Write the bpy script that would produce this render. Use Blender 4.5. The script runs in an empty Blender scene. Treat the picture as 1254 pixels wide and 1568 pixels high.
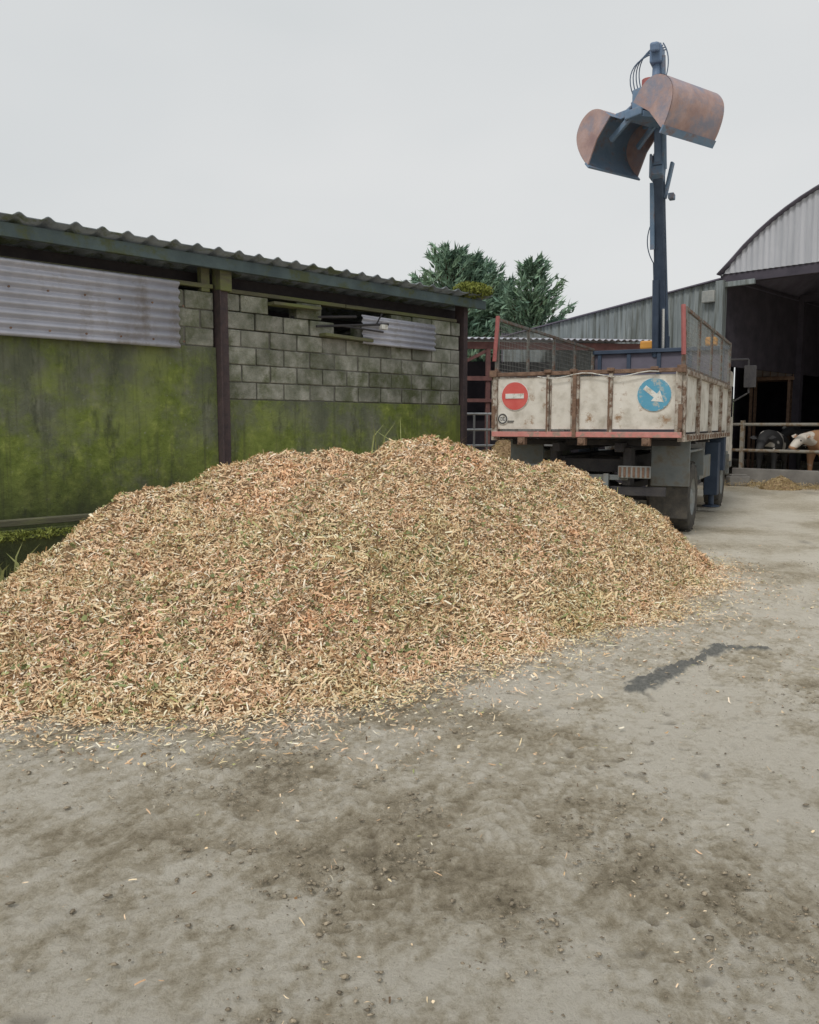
import bpy, math, random
import numpy as np
from mathutils import Vector, Matrix, Euler
random.seed(4); rng=np.random.default_rng(7)
scene=bpy.context.scene
col=scene.collection

# ------------------------------------------------------------- noise
def vn(x,y,s=0):
    x=np.asarray(x,float); y=np.asarray(y,float)
    xi=np.floor(x).astype(np.int64); yi=np.floor(y).astype(np.int64)
    xf=x-xi; yf=y-yi; xf=xf*xf*(3-2*xf); yf=yf*yf*(3-2*yf)
    def h(a,b):
        v=(a*374761393+b*668265263+s*144269504)&0xffffffff
        v=((v^(v>>13))*1274126177)&0xffffffff
        v=v^(v>>16)
        return (v&0xffffff)/0xffffff
    return (h(xi,yi)*(1-xf)+h(xi+1,yi)*xf)*(1-yf)+(h(xi,yi+1)*(1-xf)+h(xi+1,yi+1)*xf)*yf
def fbm(x,y,s=0,o=4):
    t=0;a=.5;f=1.;n=0
    for i in range(o):
        t=t+a*vn(x*f,y*f,s+i*17); n+=a; a*=.5; f*=2.03
    return t/n

# ------------------------------------------------------------- materials
def mat(name,stops,scale=3.,rough=.8,bump=.3,bscale=30.,metal=0.,detail=6.,island=0.,stretch=(1,1,1),lo=.3,hi=.7,
        over=None,oscale=2.,othr=(.5,.6),spec=.3):
    m=bpy.data.materials.new(name); m.use_nodes=True; nt=m.node_tree; N=nt.nodes; L=nt.links
    b=N['Principled BSDF']; b.inputs['Roughness'].default_value=rough; b.inputs['Metallic'].default_value=metal
    b.inputs['Specular IOR Level'].default_value=spec
    tc=N.new('ShaderNodeTexCoord'); mp=N.new('ShaderNodeMapping'); mp.inputs['Scale'].default_value=stretch
    L.new(tc.outputs['Object'],mp.inputs['Vector'])
    n=N.new('ShaderNodeTexNoise'); n.inputs['Scale'].default_value=scale; n.inputs['Detail'].default_value=detail; n.inputs['Roughness'].default_value=.65
    L.new(mp.outputs[0],n.inputs['Vector'])
    r=N.new('ShaderNodeValToRGB'); e=r.color_ramp.elements
    while len(e)<len(stops): e.new(.5)
    for i,c in enumerate(stops):
        e[i].position=lo+(hi-lo)*i/max(1,len(stops)-1); e[i].color=(*c,1)
    L.new(n.outputs['Fac'],r.inputs['Fac']); out=r.outputs['Color']
    if over:
        n2=N.new('ShaderNodeTexNoise'); n2.inputs['Scale'].default_value=oscale; n2.inputs['Detail'].default_value=8; n2.inputs['Roughness'].default_value=.7
        L.new(mp.outputs[0],n2.inputs['Vector'])
        mr=N.new('ShaderNodeMapRange'); mr.inputs[1].default_value=othr[0]; mr.inputs[2].default_value=othr[1]
        L.new(n2.outputs['Fac'],mr.inputs[0])
        mx=N.new('ShaderNodeMix'); mx.data_type='RGBA'; L.new(mr.outputs[0],mx.inputs[0]); L.new(out,mx.inputs[6]); mx.inputs[7].default_value=(*over,1)
        out=mx.outputs[2]
    if island:
        g=N.new('ShaderNodeNewGeometry'); mr=N.new('ShaderNodeMapRange'); mr.inputs[3].default_value=1-island; mr.inputs[4].default_value=1+island
        L.new(g.outputs['Random Per Island'],mr.inputs[0])
        vm=N.new('ShaderNodeVectorMath'); vm.operation='SCALE'; L.new(out,vm.inputs[0]); L.new(mr.outputs[0],vm.inputs['Scale']); out=vm.outputs[0]
    L.new(out,b.inputs['Base Color'])
    if bump:
        nb=N.new('ShaderNodeTexNoise'); nb.inputs['Scale'].default_value=bscale; nb.inputs['Detail'].default_value=5
        L.new(mp.outputs[0],nb.inputs['Vector'])
        bp=N.new('ShaderNodeBump'); bp.inputs['Strength'].default_value=bump; bp.inputs['Distance'].default_value=.02
        L.new(nb.outputs['Fac'],bp.inputs['Height']); L.new(bp.outputs[0],b.inputs['Normal'])
    return m

M={}  # dark paints and stone lifted in colour to imitate haze and raised blacks
M['block']=mat('block_concrete',[(.115,.125,.09),(.27,.275,.23),(.46,.45,.41)],3.2,.92,.8,50,island=.2,over=(.11,.125,.065),oscale=1.7,othr=(.48,.62),detail=10)
M['mortar']=mat('mortar',[(.12,.12,.10),(.24,.23,.21)],6,.95,.5,60)
M['roof']=mat('fibre_cement',[(.14,.16,.18),(.26,.29,.31)],3,.9,.3,40,over=(.11,.13,.08),oscale=4)
M['fascia']=mat('fascia_paint',[(.06,.085,.095),(.12,.165,.17)],2,.7,.2,30,over=(.09,.11,.06),oscale=3)
M['galv']=mat('galvanised_sheet',[(.38,.39,.45),(.58,.59,.66)],1.6,.45,.08,8,metal=.2,over=(.29,.26,.25),oscale=3,othr=(.52,.72),stretch=(1,1,.3))
M['rustpost']=mat('rusty_steel',[(.055,.045,.05),(.10,.07,.07)],9,.8,.4,50)
M['timber']=mat('weathered_timber',[(.09,.09,.06),(.20,.19,.13)],5,.9,.4,40,stretch=(.2,1,1),over=(.16,.18,.07),oscale=5,othr=(.45,.6))
M['dark']=mat('dark_interior',[(.045,.042,.055),(.09,.08,.10)],2,.95,.2,10)  # interior shade put into the base colour of the walls
M['purlin']=mat('purlin_eave_shade',[(.035,.03,.035),(.055,.047,.05)],6,.8,.2,40)  # shade under the eave put into the purlin colour
M['redframe']=mat('red_oxide',[(.10,.05,.05),(.19,.09,.08)],6,.8,.2,40)
M['clad']=mat('grey_cladding',[(.13,.155,.165),(.28,.31,.315)],1.3,.7,.1,10,stretch=(5,5,.35),over=(.095,.105,.095),oscale=1.4,othr=(.47,.62),detail=9)
M['clad_l']=mat('light_cladding',[(.35,.365,.40),(.50,.51,.55)],1.0,.6,.1,10,stretch=(4,4,.4))
M['barnroof']=mat('barn_roof',[(.10,.09,.12),(.16,.15,.19)],2,.8,.1,10)
M['white']=mat('truck_white_paint',[(.38,.35,.29),(.64,.61,.55),(.76,.74,.69)],3.0,.6,.15,25,over=(.29,.18,.10),oscale=5.5,othr=(.57,.68),spec=.35,detail=10)
M['whitepost']=mat('truck_post_paint',[(.28,.25,.21),(.54,.50,.44)],8,.65,.2,40,over=(.15,.09,.06),oscale=9,othr=(.45,.57))
M['rust']=mat('rust',[(.12,.075,.055),(.26,.17,.12)],12,.85,.5,60)
M['redstripe']=mat('red_stripe',[(.50,.19,.17),(.58,.28,.25)],8,.65,.1,40,over=(.33,.24,.20),oscale=9)
M['chassis']=mat('chassis_black',[(.035,.034,.04),(.07,.066,.065)],6,.7,.3,40)
M['bluegrey']=mat('grey_paint',[(.15,.17,.175),(.25,.27,.265)],4,.6,.1,30,over=(.16,.14,.11),oscale=4,othr=(.47,.63))
M['rubber']=mat('tyre_rubber',[(.045,.045,.045),(.11,.10,.085)],8,.9,.3,60)
M['rim']=mat('wheel_rim',[(.20,.22,.22),(.34,.34,.32)],8,.6,.2,40)
M['mesh']=mat('cage_wire',[(.22,.23,.22),(.36,.36,.34)],8,.7,0)
M['cage']=mat('cage_frame',[(.12,.13,.125),(.25,.25,.23)],10,.7,.2,40,over=(.17,.10,.07),oscale=8,othr=(.45,.58))
M['boom']=mat('crane_boom_paint',[(.035,.052,.085),(.06,.085,.13)],4,.5,.05,30)
M['boom_hazed']=mat('crane_tip_hazed',[(.10,.16,.27),(.17,.24,.36)],4,.5,.05,30)  # lens-flare haze mixed into the blue of the upper boom
M['bblue']=mat('bucket_blue',[(.13,.20,.30),(.21,.29,.40)],4,.6,.1,30,over=(.20,.16,.17),oscale=4,othr=(.50,.64))  # blue paint with lens-flare haze blended into its colour
M['bpink']=mat('bucket_faded_red',[(.28,.19,.19),(.40,.28,.26),(.47,.36,.36)],2.6,.7,.25,30,over=(.25,.25,.31),oscale=2.0,othr=(.46,.62),detail=10)
M['bred']=mat('rotator_red',[(.30,.09,.09),(.40,.15,.14)],8,.5,.1,30)
M['chrome']=mat('cylinder_rod',[(.5,.52,.55),(.62,.64,.66)],8,.25,0,metal=.8)
M['hose']=mat('hydraulic_hose',[(.07,.10,.16),(.10,.14,.20)],8,.5,0)
M['red']=mat('sign_red',[(.55,.09,.08),(.62,.14,.12)],8,.5,0,over=(.5,.3,.26),oscale=14,othr=(.62,.7))
M['swhite']=mat('sign_white',[(.62,.62,.59),(.74,.74,.71)],8,.5,0,over=(.42,.40,.34),oscale=12)
M['sblue']=mat('sign_blue',[(.09,.30,.45),(.12,.36,.51)],8,.5,0,over=(.38,.43,.42),oscale=9,othr=(.54,.61))
M['orange']=mat('orange_paint',[(.60,.27,.05),(.68,.36,.08)],6,.5,.05,20)
M['glass']=mat('dark_glass',[(.02,.025,.03),(.03,.035,.04)],3,.08,0,spec=.6)
M['bark']=mat('bark',[(.06,.045,.03),(.12,.09,.06)],8,.95,.5,30)
M['leaf']=mat('conifer_needles',[(.11,.20,.16),(.18,.28,.20),(.24,.34,.21)],.8,.8,0,island=.4)  # distance haze put into the needle colour, paler and bluer
M['hedge']=mat('hedge_leaves',[(.05,.08,.04),(.09,.13,.05)],.8,.8,0,island=.4)
M['moss']=mat('moss',[(.13,.16,.03),(.28,.31,.08)],9,.95,.8,60,island=.3)
M['weed']=mat('weeds',[(.16,.20,.06),(.36,.36,.16)],9,.8,0,island=.4)
M['clod']=mat('mud_clod',[(.25,.205,.145),(.40,.34,.25)],20,.95,.6,80,island=.4)
M['gatesteel']=mat('galvanised_tube',[(.38,.39,.40),(.52,.53,.54)],8,.4,.05,20,metal=.4)
M['railsteel']=mat('feed_rail',[(.20,.19,.17),(.34,.32,.27)],5,.7,.2,30,over=(.18,.12,.07),oscale=5)
M['concrete']=mat('concrete_wall',[(.15,.14,.13),(.28,.27,.25)],2,.9,.4,40)
M['ibc']=mat('tank_plastic',[(.22,.19,.20),(.32,.29,.29)],3,.6,.05,10)

class G:
    def __init__(s,name):
        s.m=bpy.data.materials.new(name); s.m.use_nodes=True; s.N=s.m.node_tree.nodes; s.L=s.m.node_tree.links; s.b=s.N['Principled BSDF']
        s.tc=s.N.new('ShaderNodeTexCoord')
    def noise(s,sc,d=8,r=.65,st=None):
        n=s.N.new('ShaderNodeTexNoise'); n.inputs['Scale'].default_value=sc; n.inputs['Detail'].default_value=d; n.inputs['Roughness'].default_value=r
        if st:
            mp=s.N.new('ShaderNodeMapping'); mp.inputs['Scale'].default_value=st; s.L.new(s.tc.outputs['Object'],mp.inputs[0]); s.L.new(mp.outputs[0],n.inputs['Vector'])
        else: s.L.new(s.tc.outputs['Object'],n.inputs['Vector'])
        return n.outputs['Fac']
    def attr(s,a):
        n=s.N.new('ShaderNodeAttribute'); n.attribute_name=a; return n.outputs['Fac']
    def ramp(s,f,st,interp='LINEAR'):
        r=s.N.new('ShaderNodeValToRGB'); r.color_ramp.interpolation=interp; e=r.color_ramp.elements
        while len(e)<len(st): e.new(.5)
        for i,(p,c) in enumerate(st): e[i].position=p
        for i,(p,c) in enumerate(st): e[i].color=(*c,1)
        s.L.new(f,r.inputs[0]); return r.outputs[0]
    def mth(s,op,a,b_=0):
        n=s.N.new('ShaderNodeMath'); n.operation=op
        for i,v in enumerate((a,b_)):
            if isinstance(v,(int,float)): n.inputs[i].default_value=v
            else: s.L.new(v,n.inputs[i])
        return n.outputs[0]
    def rng(s,f,a,b_,c=0,d=1):
        n=s.N.new('ShaderNodeMapRange'); s.L.new(f,n.inputs[0])
        for i,v in enumerate((a,b_,c,d)): n.inputs[i+1].default_value=v
        return n.outputs[0]
    def mix(s,f,a,b_,bt='MIX'):
        n=s.N.new('ShaderNodeMix'); n.data_type='RGBA'; n.blend_type=bt
        if isinstance(f,(int,float)): n.inputs[0].default_value=f
        else: s.L.new(f,n.inputs[0])
        for i,v in ((6,a),(7,b_)):
            if isinstance(v,tuple): n.inputs[i].default_value=(*v,1)
            else: s.L.new(v,n.inputs[i])
        return n.outputs[2]
    def bump(s,h,st,di):
        bp=s.N.new('ShaderNodeBump'); bp.inputs['Strength'].default_value=st; bp.inputs['Distance'].default_value=di; s.L.new(h,bp.inputs['Height']); s.L.new(bp.outputs[0],s.b.inputs['Normal'])

def mossy():
    q=G('mossy_render'); q.b.inputs['Roughness'].default_value=.93; q.b.inputs['Specular IOR Level'].default_value=.2
    sp=q.N.new('ShaderNodeSeparateXYZ'); q.L.new(q.tc.outputs['Object'],sp.inputs[0]); z=sp.outputs[2]
    base=q.ramp(q.noise(1.6,10,.72,(1,1,.4)),[(.3,(.10,.115,.08)),(.5,(.165,.18,.125)),(.72,(.29,.295,.235))])
    g=q.ramp(q.noise(5,10,.75),[(.3,(.09,.125,.03)),(.52,(.19,.24,.06)),(.72,(.38,.43,.12))])
    zf=q.rng(z,.3,2.45,.13,-.09)
    f=q.mth('ADD',q.noise(1.0,10,.7),zf); c=q.mix(q.rng(f,.41,.56),base,g)
    c=q.mix(q.rng(q.noise(.8,6,.6),.50,.60,0,.55),c,(.30,.36,.10))
    c=q.mix(q.rng(q.noise(11,6,.78),.62,.70,0,.7),c,(.34,.36,.28))
    c=q.mix(q.rng(q.noise(2.3,9,.75,(1.6,1,.5)),.55,.68,0,.75),c,(.06,.068,.045))
    c=q.mix(q.rng(q.noise(4,6,.6,(2.5,1,.12)),.55,.72,0,.55),c,(.07,.075,.055))
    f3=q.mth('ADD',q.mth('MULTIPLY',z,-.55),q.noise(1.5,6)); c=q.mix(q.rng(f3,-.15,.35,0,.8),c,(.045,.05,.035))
    q.L.new(c,q.b.inputs['Base Color']); q.bump(q.noise(20,9,.75),.8,.035); return q.m
M['mossy']=mossy()

# ------------------------------------------------------------- builder
class B:
    def __init__(s): s.v=[]; s.f=[]
    def add(s,vs,fs):
        o=len(s.v); s.v+= [tuple(p) for p in vs]; s.f+=[tuple(i+o for i in f) for f in fs]; return s
    def box(s,c,d,r=(0,0,0)):
        R=Euler(r).to_matrix(); c=Vector(c)
        vs=[c+R@Vector((x*d[0]/2,y*d[1]/2,z*d[2]/2)) for x in(-1,1) for y in(-1,1) for z in(-1,1)]
        return s.add(vs,[(0,1,3,2),(4,6,7,5),(0,4,5,1),(2,3,7,6),(0,2,6,4),(1,5,7,3)])
    def beam(s,a,b,w,h,up=(0,0,1)):
        a=Vector(a);b=Vector(b);d=(b-a).normalized(); up=Vector(up)
        x=d.cross(up)
        if x.length<1e-3: x=d.cross(Vector((0,1,0)))
        x.normalize(); z=x.cross(d)
        wa,wb=(w if isinstance(w,tuple) else (w,w)); ha,hb=(h if isinstance(h,tuple) else (h,h))
        vs=[]
        for p,ww,hh in((a,wa,ha),(b,wb,hb)):
            for i,j in((-1,-1),(1,-1),(1,1),(-1,1)): vs.append(p+x*ww/2*i+z*hh/2*j)
        return s.add(vs,[(3,2,1,0),(4,5,6,7),(0,1,5,4),(1,2,6,5),(2,3,7,6),(3,0,4,7)])
    def tube(s,a,b,r,n=8,r2=None):
        a=Vector(a);b=Vector(b);d=(b-a).normalized(); x=d.orthogonal().normalized(); y=d.cross(x)
        r2=r if r2 is None else r2; vs=[]
        for p,rr in((a,r),(b,r2)):
            for i in range(n):
                t=2*math.pi*i/n; vs.append(p+(x*math.cos(t)+y*math.sin(t))*rr)
        fs=[(i,(i+1)%n,n+(i+1)%n,n+i) for i in range(n)]+[tuple(range(n-1,-1,-1)),tuple(range(n,2*n))]
        return s.add(vs,fs)
    def path(s,pts,r,n=6):
        for a,b in zip(pts[:-1],pts[1:]): s.tube(a,b,r,n)
        return s
    def lathe(s,prof,c,axis='x',n=32):
        vs=[];m=len(prof)
        for i in range(n):
            t=2*math.pi*i/n
            for a,r in prof:
                p={'x':(a,r*math.cos(t),r*math.sin(t)),'y':(r*math.cos(t),a,r*math.sin(t)),'z':(r*math.cos(t),r*math.sin(t),a)}[axis]
                vs.append(Vector(c)+Vector(p))
        fs=[(i*m+j,i*m+j+1,((i+1)%n)*m+j+1,((i+1)%n)*m+j) for i in range(n) for j in range(m-1)]
        return s.add(vs,fs)
    def disc(s,c,r,th=.006,axis='y',n=40):
        d={'y':Vector((0,1,0)),'x':Vector((1,0,0)),'z':Vector((0,0,1))}[axis]
        return s.tube(Vector(c)-d*th/2,Vector(c)+d*th/2,r,n)
    def build(s,name,m,parent=None,smooth=False,bevel=0,solid=0):
        me=bpy.data.meshes.new(name); me.from_pydata(s.v,[],s.f); me.update()
        o=bpy.data.objects.new(name,me); col.objects.link(o); me.materials.append(m if not isinstance(m,str) else M[m])
        if parent: o.parent=parent
        if smooth: me.polygons.foreach_set('use_smooth',[True]*len(me.polygons))
        if bevel: k=o.modifiers.new('b','BEVEL'); k.width=bevel; k.segments=2; k.limit_method='ANGLE'
        if solid: k=o.modifiers.new('s','SOLIDIFY'); k.thickness=solid
        return o
def empty(name,loc=(0,0,0),rz=0):
    o=bpy.data.objects.new(name,None); col.objects.link(o); o.location=loc; o.rotation_euler=(0,0,rz); return o
def npmesh(name,v,f,m,parent=None,k=4):
    me=bpy.data.meshes.new(name); v=np.asarray(v,np.float32).reshape(-1,3); f=np.asarray(f,np.int32).reshape(-1,k)
    me.vertices.add(len(v)); me.vertices.foreach_set('co',v.ravel()); me.loops.add(f.size); me.loops.foreach_set('vertex_index',f.ravel())
    me.polygons.add(len(f)); me.polygons.foreach_set('loop_start',np.arange(0,f.size,k,dtype=np.int32)); me.polygons.foreach_set('loop_total',np.full(len(f),k,np.int32))
    me.update(calc_edges=True); me.materials.append(m)
    o=bpy.data.objects.new(name,me); col.objects.link(o)
    if parent: o.parent=parent
    return o
def corrug(b,o,u,v,nrm,lu,lv,pitch,amp,kind='sine',seg=8,nv=1,sag=0):
    o=Vector(o);u=Vector(u).normalized();v=Vector(v).normalized();nrm=Vector(nrm).normalized()
    n=int(lu/pitch*seg)+1; vs=[]
    for j in range(nv+1):
        for i in range(n):
            t=i*pitch/seg; ph=2*math.pi*t/pitch
            a=amp*math.sin(ph) if kind=='sine' else amp*2*max(0,math.cos(ph))**1.5
            vs.append(o+u*t+v*(lv*j/nv)+nrm*(a+sag*math.sin(t*1.3+j)))
    fs=[(j*n+i,j*n+i+1,(j+1)*n+i+1,(j+1)*n+i) for j in range(nv) for i in range(n-1)]
    return b.add(vs,fs)

# ------------------------------------------------------------- ground
def axis(lo,hi,step,far,g=1.12):
    mid=list(np.arange(lo,hi+1e-6,step)); a=[];p=lo;s=step
    while p>-far: s*=g;p-=s;a.append(p)
    b=[];p=hi;s=step
    while p<far: s*=g;p+=s;b.append(p)
    return np.array(a[::-1]+mid+b)
gx=axis(-2.6,3.2,.010,500,1.06); gy=axis(1.3,5.6,.010,500,1.05)
X,Y=np.meshgrid(gx,gy); X=X.ravel();Y=Y.ravel()
def seg_d(x,y,a,b):
    ax,ay=a;bx,by=b; dx,dy=bx-ax,by-ay; t=np.clip(((x-ax)*dx+(y-ay)*dy)/(dx*dx+dy*dy),0,1)
    return np.hypot(x-ax-t*dx,y-ay-t*dy)
def mudmask(x,y):
    w=(fbm(x*1.3,y*1.3,5,5)-.5)
    m=.40+1.5*w
    def blob(cx,cy,rx,ry,a): return a*np.exp(-(((x-cx)/rx)**2+((y-cy)/ry)**2))
    m+=blob(.1,2.8,.6,.55,.18)+blob(-.45,3.4,.5,.3,.16)+blob(.75,2.45,.45,.3,.18)
    m+=blob(-1.6,2.3,.7,.35,.12)+blob(1.7,2.9,.5,.7,.10)+blob(-1.9,3.7,.5,.2,.16)
    m-=blob(-1.5,3.2,.55,.28,.36)+blob(-1.1,3.55,.4,.18,.22)+blob(1.25,3.7,.8,.7,.28)+blob(.25,1.85,.6,.22,.36)+blob(-.1,2.1,.5,.15,.15)
    m-=blob(2.2,7.5,1.6,3.5,.18)
    return np.clip(m,0,1)
mud=mudmask(X,Y)
near=np.exp(-np.maximum(0,np.hypot(X,Y-3)-5)/3)
def tread_f(x,y,adeg,cs,sd):
    a=math.radians(adeg); w=.22*(fbm(x*.9,y*.9,8+sd,2)-.5)
    al=x*math.cos(a)+y*math.sin(a)+.05*fbm(x*5,y*5,70+sd,2); ac=-x*math.sin(a)+y*math.cos(a)+w
    band=np.zeros_like(x); pat=np.zeros_like(x)
    for c,hw in cs:
        q=(ac-c)/hw; bnd=np.clip(1.6-np.abs(q)*1.6,0,1); brk=np.clip(vn(al*1.9+c*9,ac*4,61+sd)*2.6-1.1,0,1)
        s=np.sin((al+np.abs(ac-c)*.9)*2*math.pi/.075); bars=np.clip(s*1.6,-1,1)
        band=np.maximum(band,bnd*brk); pat=np.where(bnd>0,bars,pat)
    return band,pat
t1,p1=tread_f(X,Y,56,[(1.42,.15),(.62,.14)],0); t2,p2=tread_f(X,Y,112,[(-1.75,.13)],5)
lump=fbm(X*10,Y*10,3,3); fine=fbm(X*38,Y*38,9,3)-.5; mid=fbm(X*4.2,Y*4.2,14,4)-.5
streak=fbm((X*.56+Y*.83)*2.2,(-X*.83+Y*.56)*17,19,3)-.5
pits=np.clip(vn(X*15,Y*15,77)-.80,0,1)*4.6*np.clip(vn(X*2.3,Y*2.3,78)*2-.6,0,1)
patchd=np.full(X.shape,9.)
PT=[(1.27,4.50,.03),(1.36,4.60,.075),(1.5,4.74,.10),(1.62,4.90,.06),(1.8,5.05,.05),(1.96,5.22,.035),(2.08,5.36,.08),(2.24,5.40,.06),(2.38,5.36,.03)]
for p,q in zip(PT[:-1],PT[1:]):
    d_=seg_d(X,Y,p[:2],q[:2]); patchd=np.minimum(patchd,d_/((p[2]+q[2])/2))
tar=np.clip((1.0-patchd+1.3*(fbm(X*12,Y*12,88,3)-.5)+.5*(fbm(X*45,Y*45,89,2)-.5))*3,0,1)
mm=np.clip(mud-.2,0,1)
Z=near*(.026*(lump-.5)*(.3+mud)+.020*fine*(.25+mud)+.009*(t1*p1+.8*t2*p2)*(.35+mm)-.020*pits+.06*np.clip(lump-.58,0,1)*mm*2+.012*streak)
Z+=.025*(fbm(X*.5,Y*.5,21,2)-.5)*near+tar*(.012+.03*fine)
dirt_shade=mud*.70+near*(-.09*t1*p1-.08*t2*p2+.06*(t1+t2)+.36*(.5-lump)-.5*fine+.55*mid+.42*streak)+.0  # real mud, plus hollows and tread grooves darkened as painted shade
dirt_shade=np.clip(dirt_shade,0,1)
nx,ny=len(gx),len(gy)
idx=np.arange(nx*ny).reshape(ny,nx)
F=np.stack([idx[:-1,:-1],idx[:-1,1:],idx[1:,1:],idx[1:,:-1]],-1).reshape(-1,4)
def ground_mat():
    q=G('dirty_concrete_yard'); q.b.inputs['Specular IOR Level'].default_value=.25; q.b.inputs['Roughness'].default_value=.85
    n0=q.noise(.9,6,.6); n1=q.noise(5,12,.78); n2=q.noise(38,8,.8); n3=q.noise(120,5,.75); n4=q.noise(15,10,.8,(1.5,.8,1))
    f=q.attr('mud')
    for n,a in((n0,.35),(n1,1.0),(n4,1.0),(n2,.9),(n3,.6)): f=q.mth('ADD',f,q.mth('MULTIPLY',q.mth('SUBTRACT',n,.5),a))
    c=q.ramp(f,[(.05,(.86,.80,.68)),(.24,(.75,.685,.56)),(.40,(.64,.57,.44)),(.60,(.49,.42,.305)),(.92,(.28,.235,.16))])
    c=q.mix(q.rng(n2,.60,.68,0,.6),c,(.25,.205,.14)); c=q.mix(q.rng(n3,.63,.7,0,.45),c,(.84,.79,.69))
    c=q.mix(q.mth('MULTIPLY',q.attr('pit_shade'),.75),c,(.16,.13,.095))  # occlusion-like shade painted into the pits
    c=q.mix(q.mth('MULTIPLY',q.attr('tar'),.92),c,q.ramp(n2,[(.35,(.13,.14,.135)),(.6,(.30,.30,.28))]))
    q.L.new(c,q.b.inputs['Base Color'])
    q.bump(q.mth('ADD',q.mth('MULTIPLY',n2,1.2),q.mth('ADD',q.mth('MULTIPLY',n3,.5),n4)),1.,.028)
    return q.m
g=npmesh('ground',np.stack([X,Y,Z],-1),F,ground_mat())
g.data.polygons.foreach_set('use_smooth',[True]*len(g.data.polygons))
for nm_,arr in(('mud',dirt_shade),('pit_shade',np.clip(pits,0,1)),('tar',tar)):
    a=g.data.attributes.new(nm_,'FLOAT','POINT'); a.data.foreach_set('value',arr.astype(np.float32))

# ------------------------------------------------------------- heap
poly=[(-3.1,4.4),(-2.1,4.12),(-1.4,4.06),(-.75,4.1),(-.3,4.32),(.47,5.12),(1.42,5.85),(2.12,6.65),(2.78,7.6),(3.15,8.45),(2.95,9.2),(2.3,9.9),(.8,10.2),(-.8,9.9),(-2.0,8.7),(-2.8,7.4),(-3.2,6.3),(-3.4,5.2)]
ridge=[(-2.85,5.35,.30),(-2.42,5.9,.70),(-2.05,6.35,1.00),(-1.5,6.7,1.19),(-1.1,6.95,1.30),(-.75,7.1,1.27),(-.35,7.2,1.19),(.0,7.4,1.31),(.35,7.4,1.35),(.6,7.6,1.26),(1.08,7.8,1.08),(1.5,8.0,1.02),(1.85,8.1,.88),(2.4,8.4,.62),(2.8,8.6,.35)]
def inside(x,y):
    r=np.zeros(x.shape,bool); n=len(poly)
    for i in range(n):
        x1,y1=poly[i];x2,y2=poly[(i+1)%n]
        c=((y1>y)!=(y2>y)); xx=(x2-x1)*(y-y1)/(y2-y1+1e-12)+x1; r^=(c&(x<xx))
    return r
def bd(x,y):
    d=np.full(x.shape,1e9); n=len(poly)
    for i in range(n): d=np.minimum(d,seg_d(x,y,poly[i],poly[(i+1)%n]))
    d=np.where(inside(x,y),d,-d)
    return d+.34*(fbm(x*1.6,y*1.6,41,3)-.5)+.14*(vn(x*7,y*7,43)-.5)
RP=[]
for (a0,b0,c0),(a1,b1,c1) in zip(ridge[:-1],ridge[1:]):
    for k in range(4): t=k/4; RP.append((a0+(a1-a0)*t,b0+(b1-b0)*t,c0+(c1-c0)*t))
RP.append(ridge[-1])
DENT=[(-.62,5.3,.16,.10),(-.5,5.0,.13,.07),(-.05,6.5,.2,.09),(.2,6.9,.14,.10),(-1.5,5.6,.2,.09),(.75,6.4,.17,.08),(-2.2,5.3,.16,.07),(1.25,6.9,.18,.07),(-.3,6.9,.16,.10),(.5,5.9,.14,.06),(-1.1,6.2,.16,.08),(1.7,7.5,.16,.07)]
def heap_h(x,y,detail=True):
    d=bd(x,y); dr=np.full(x.shape,1e9); W=np.zeros(x.shape);H=np.zeros(x.shape)
    for i in range(len(ridge)-1): dr=np.minimum(dr,seg_d(x,y,ridge[i][:2],ridge[i+1][:2]))
    for px,py,pz in RP:
        w=1/((x-px)**2+(y-py)**2+.015)**1.6; W+=w;H+=w*pz
    dd=np.maximum(d,0); t=dd/(dd+dr+1e-6)
    h=H/W*(1-(1-t)**1.22)
    if detail:
        k=np.clip(dd*2.5,0,1)
        h=h+k*(.24*(fbm(x*1.25,y*1.25,51,2)-.5)+.22*(fbm(x*3.0,y*3.0,52,3)-.5)+.09*(vn(x*9,y*9,53)-.5)+.05*(vn(x*18,y*18,54)-.5))
        for px,py,r_,a_ in DENT: h=h-k*a_*np.exp(-(((x-px)/r_)**2+((y-py)/r_)**2))
    return np.where(d>0,h,-.02-.1*np.clip(-d,0,1)),d
hx=np.arange(-4.1,3.8,.03); hy=np.arange(3.5,10.7,.03); HX,HY=np.meshgrid(hx,hy); hh,_=heap_h(HX.ravel(),HY.ravel())
ii=np.arange(HX.size).reshape(HX.shape); Fh=np.stack([ii[:-1,:-1],ii[:-1,1:],ii[1:,1:],ii[1:,:-1]],-1).reshape(-1,4)
Fh=Fh[(hh[Fh]>-.015).any(1)]
heap=empty('woodchip_heap')
base_m=mat('chip_bed',[(.18,.115,.06),(.38,.26,.15),(.52,.39,.25)],28,.95,1.0,90,detail=8)
o=npmesh('heap_core',np.stack([HX.ravel(),HY.ravel(),hh-.016],-1),Fh,base_m,heap); o.data.polygons.foreach_set('use_smooth',[True]*len(Fh))
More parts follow.
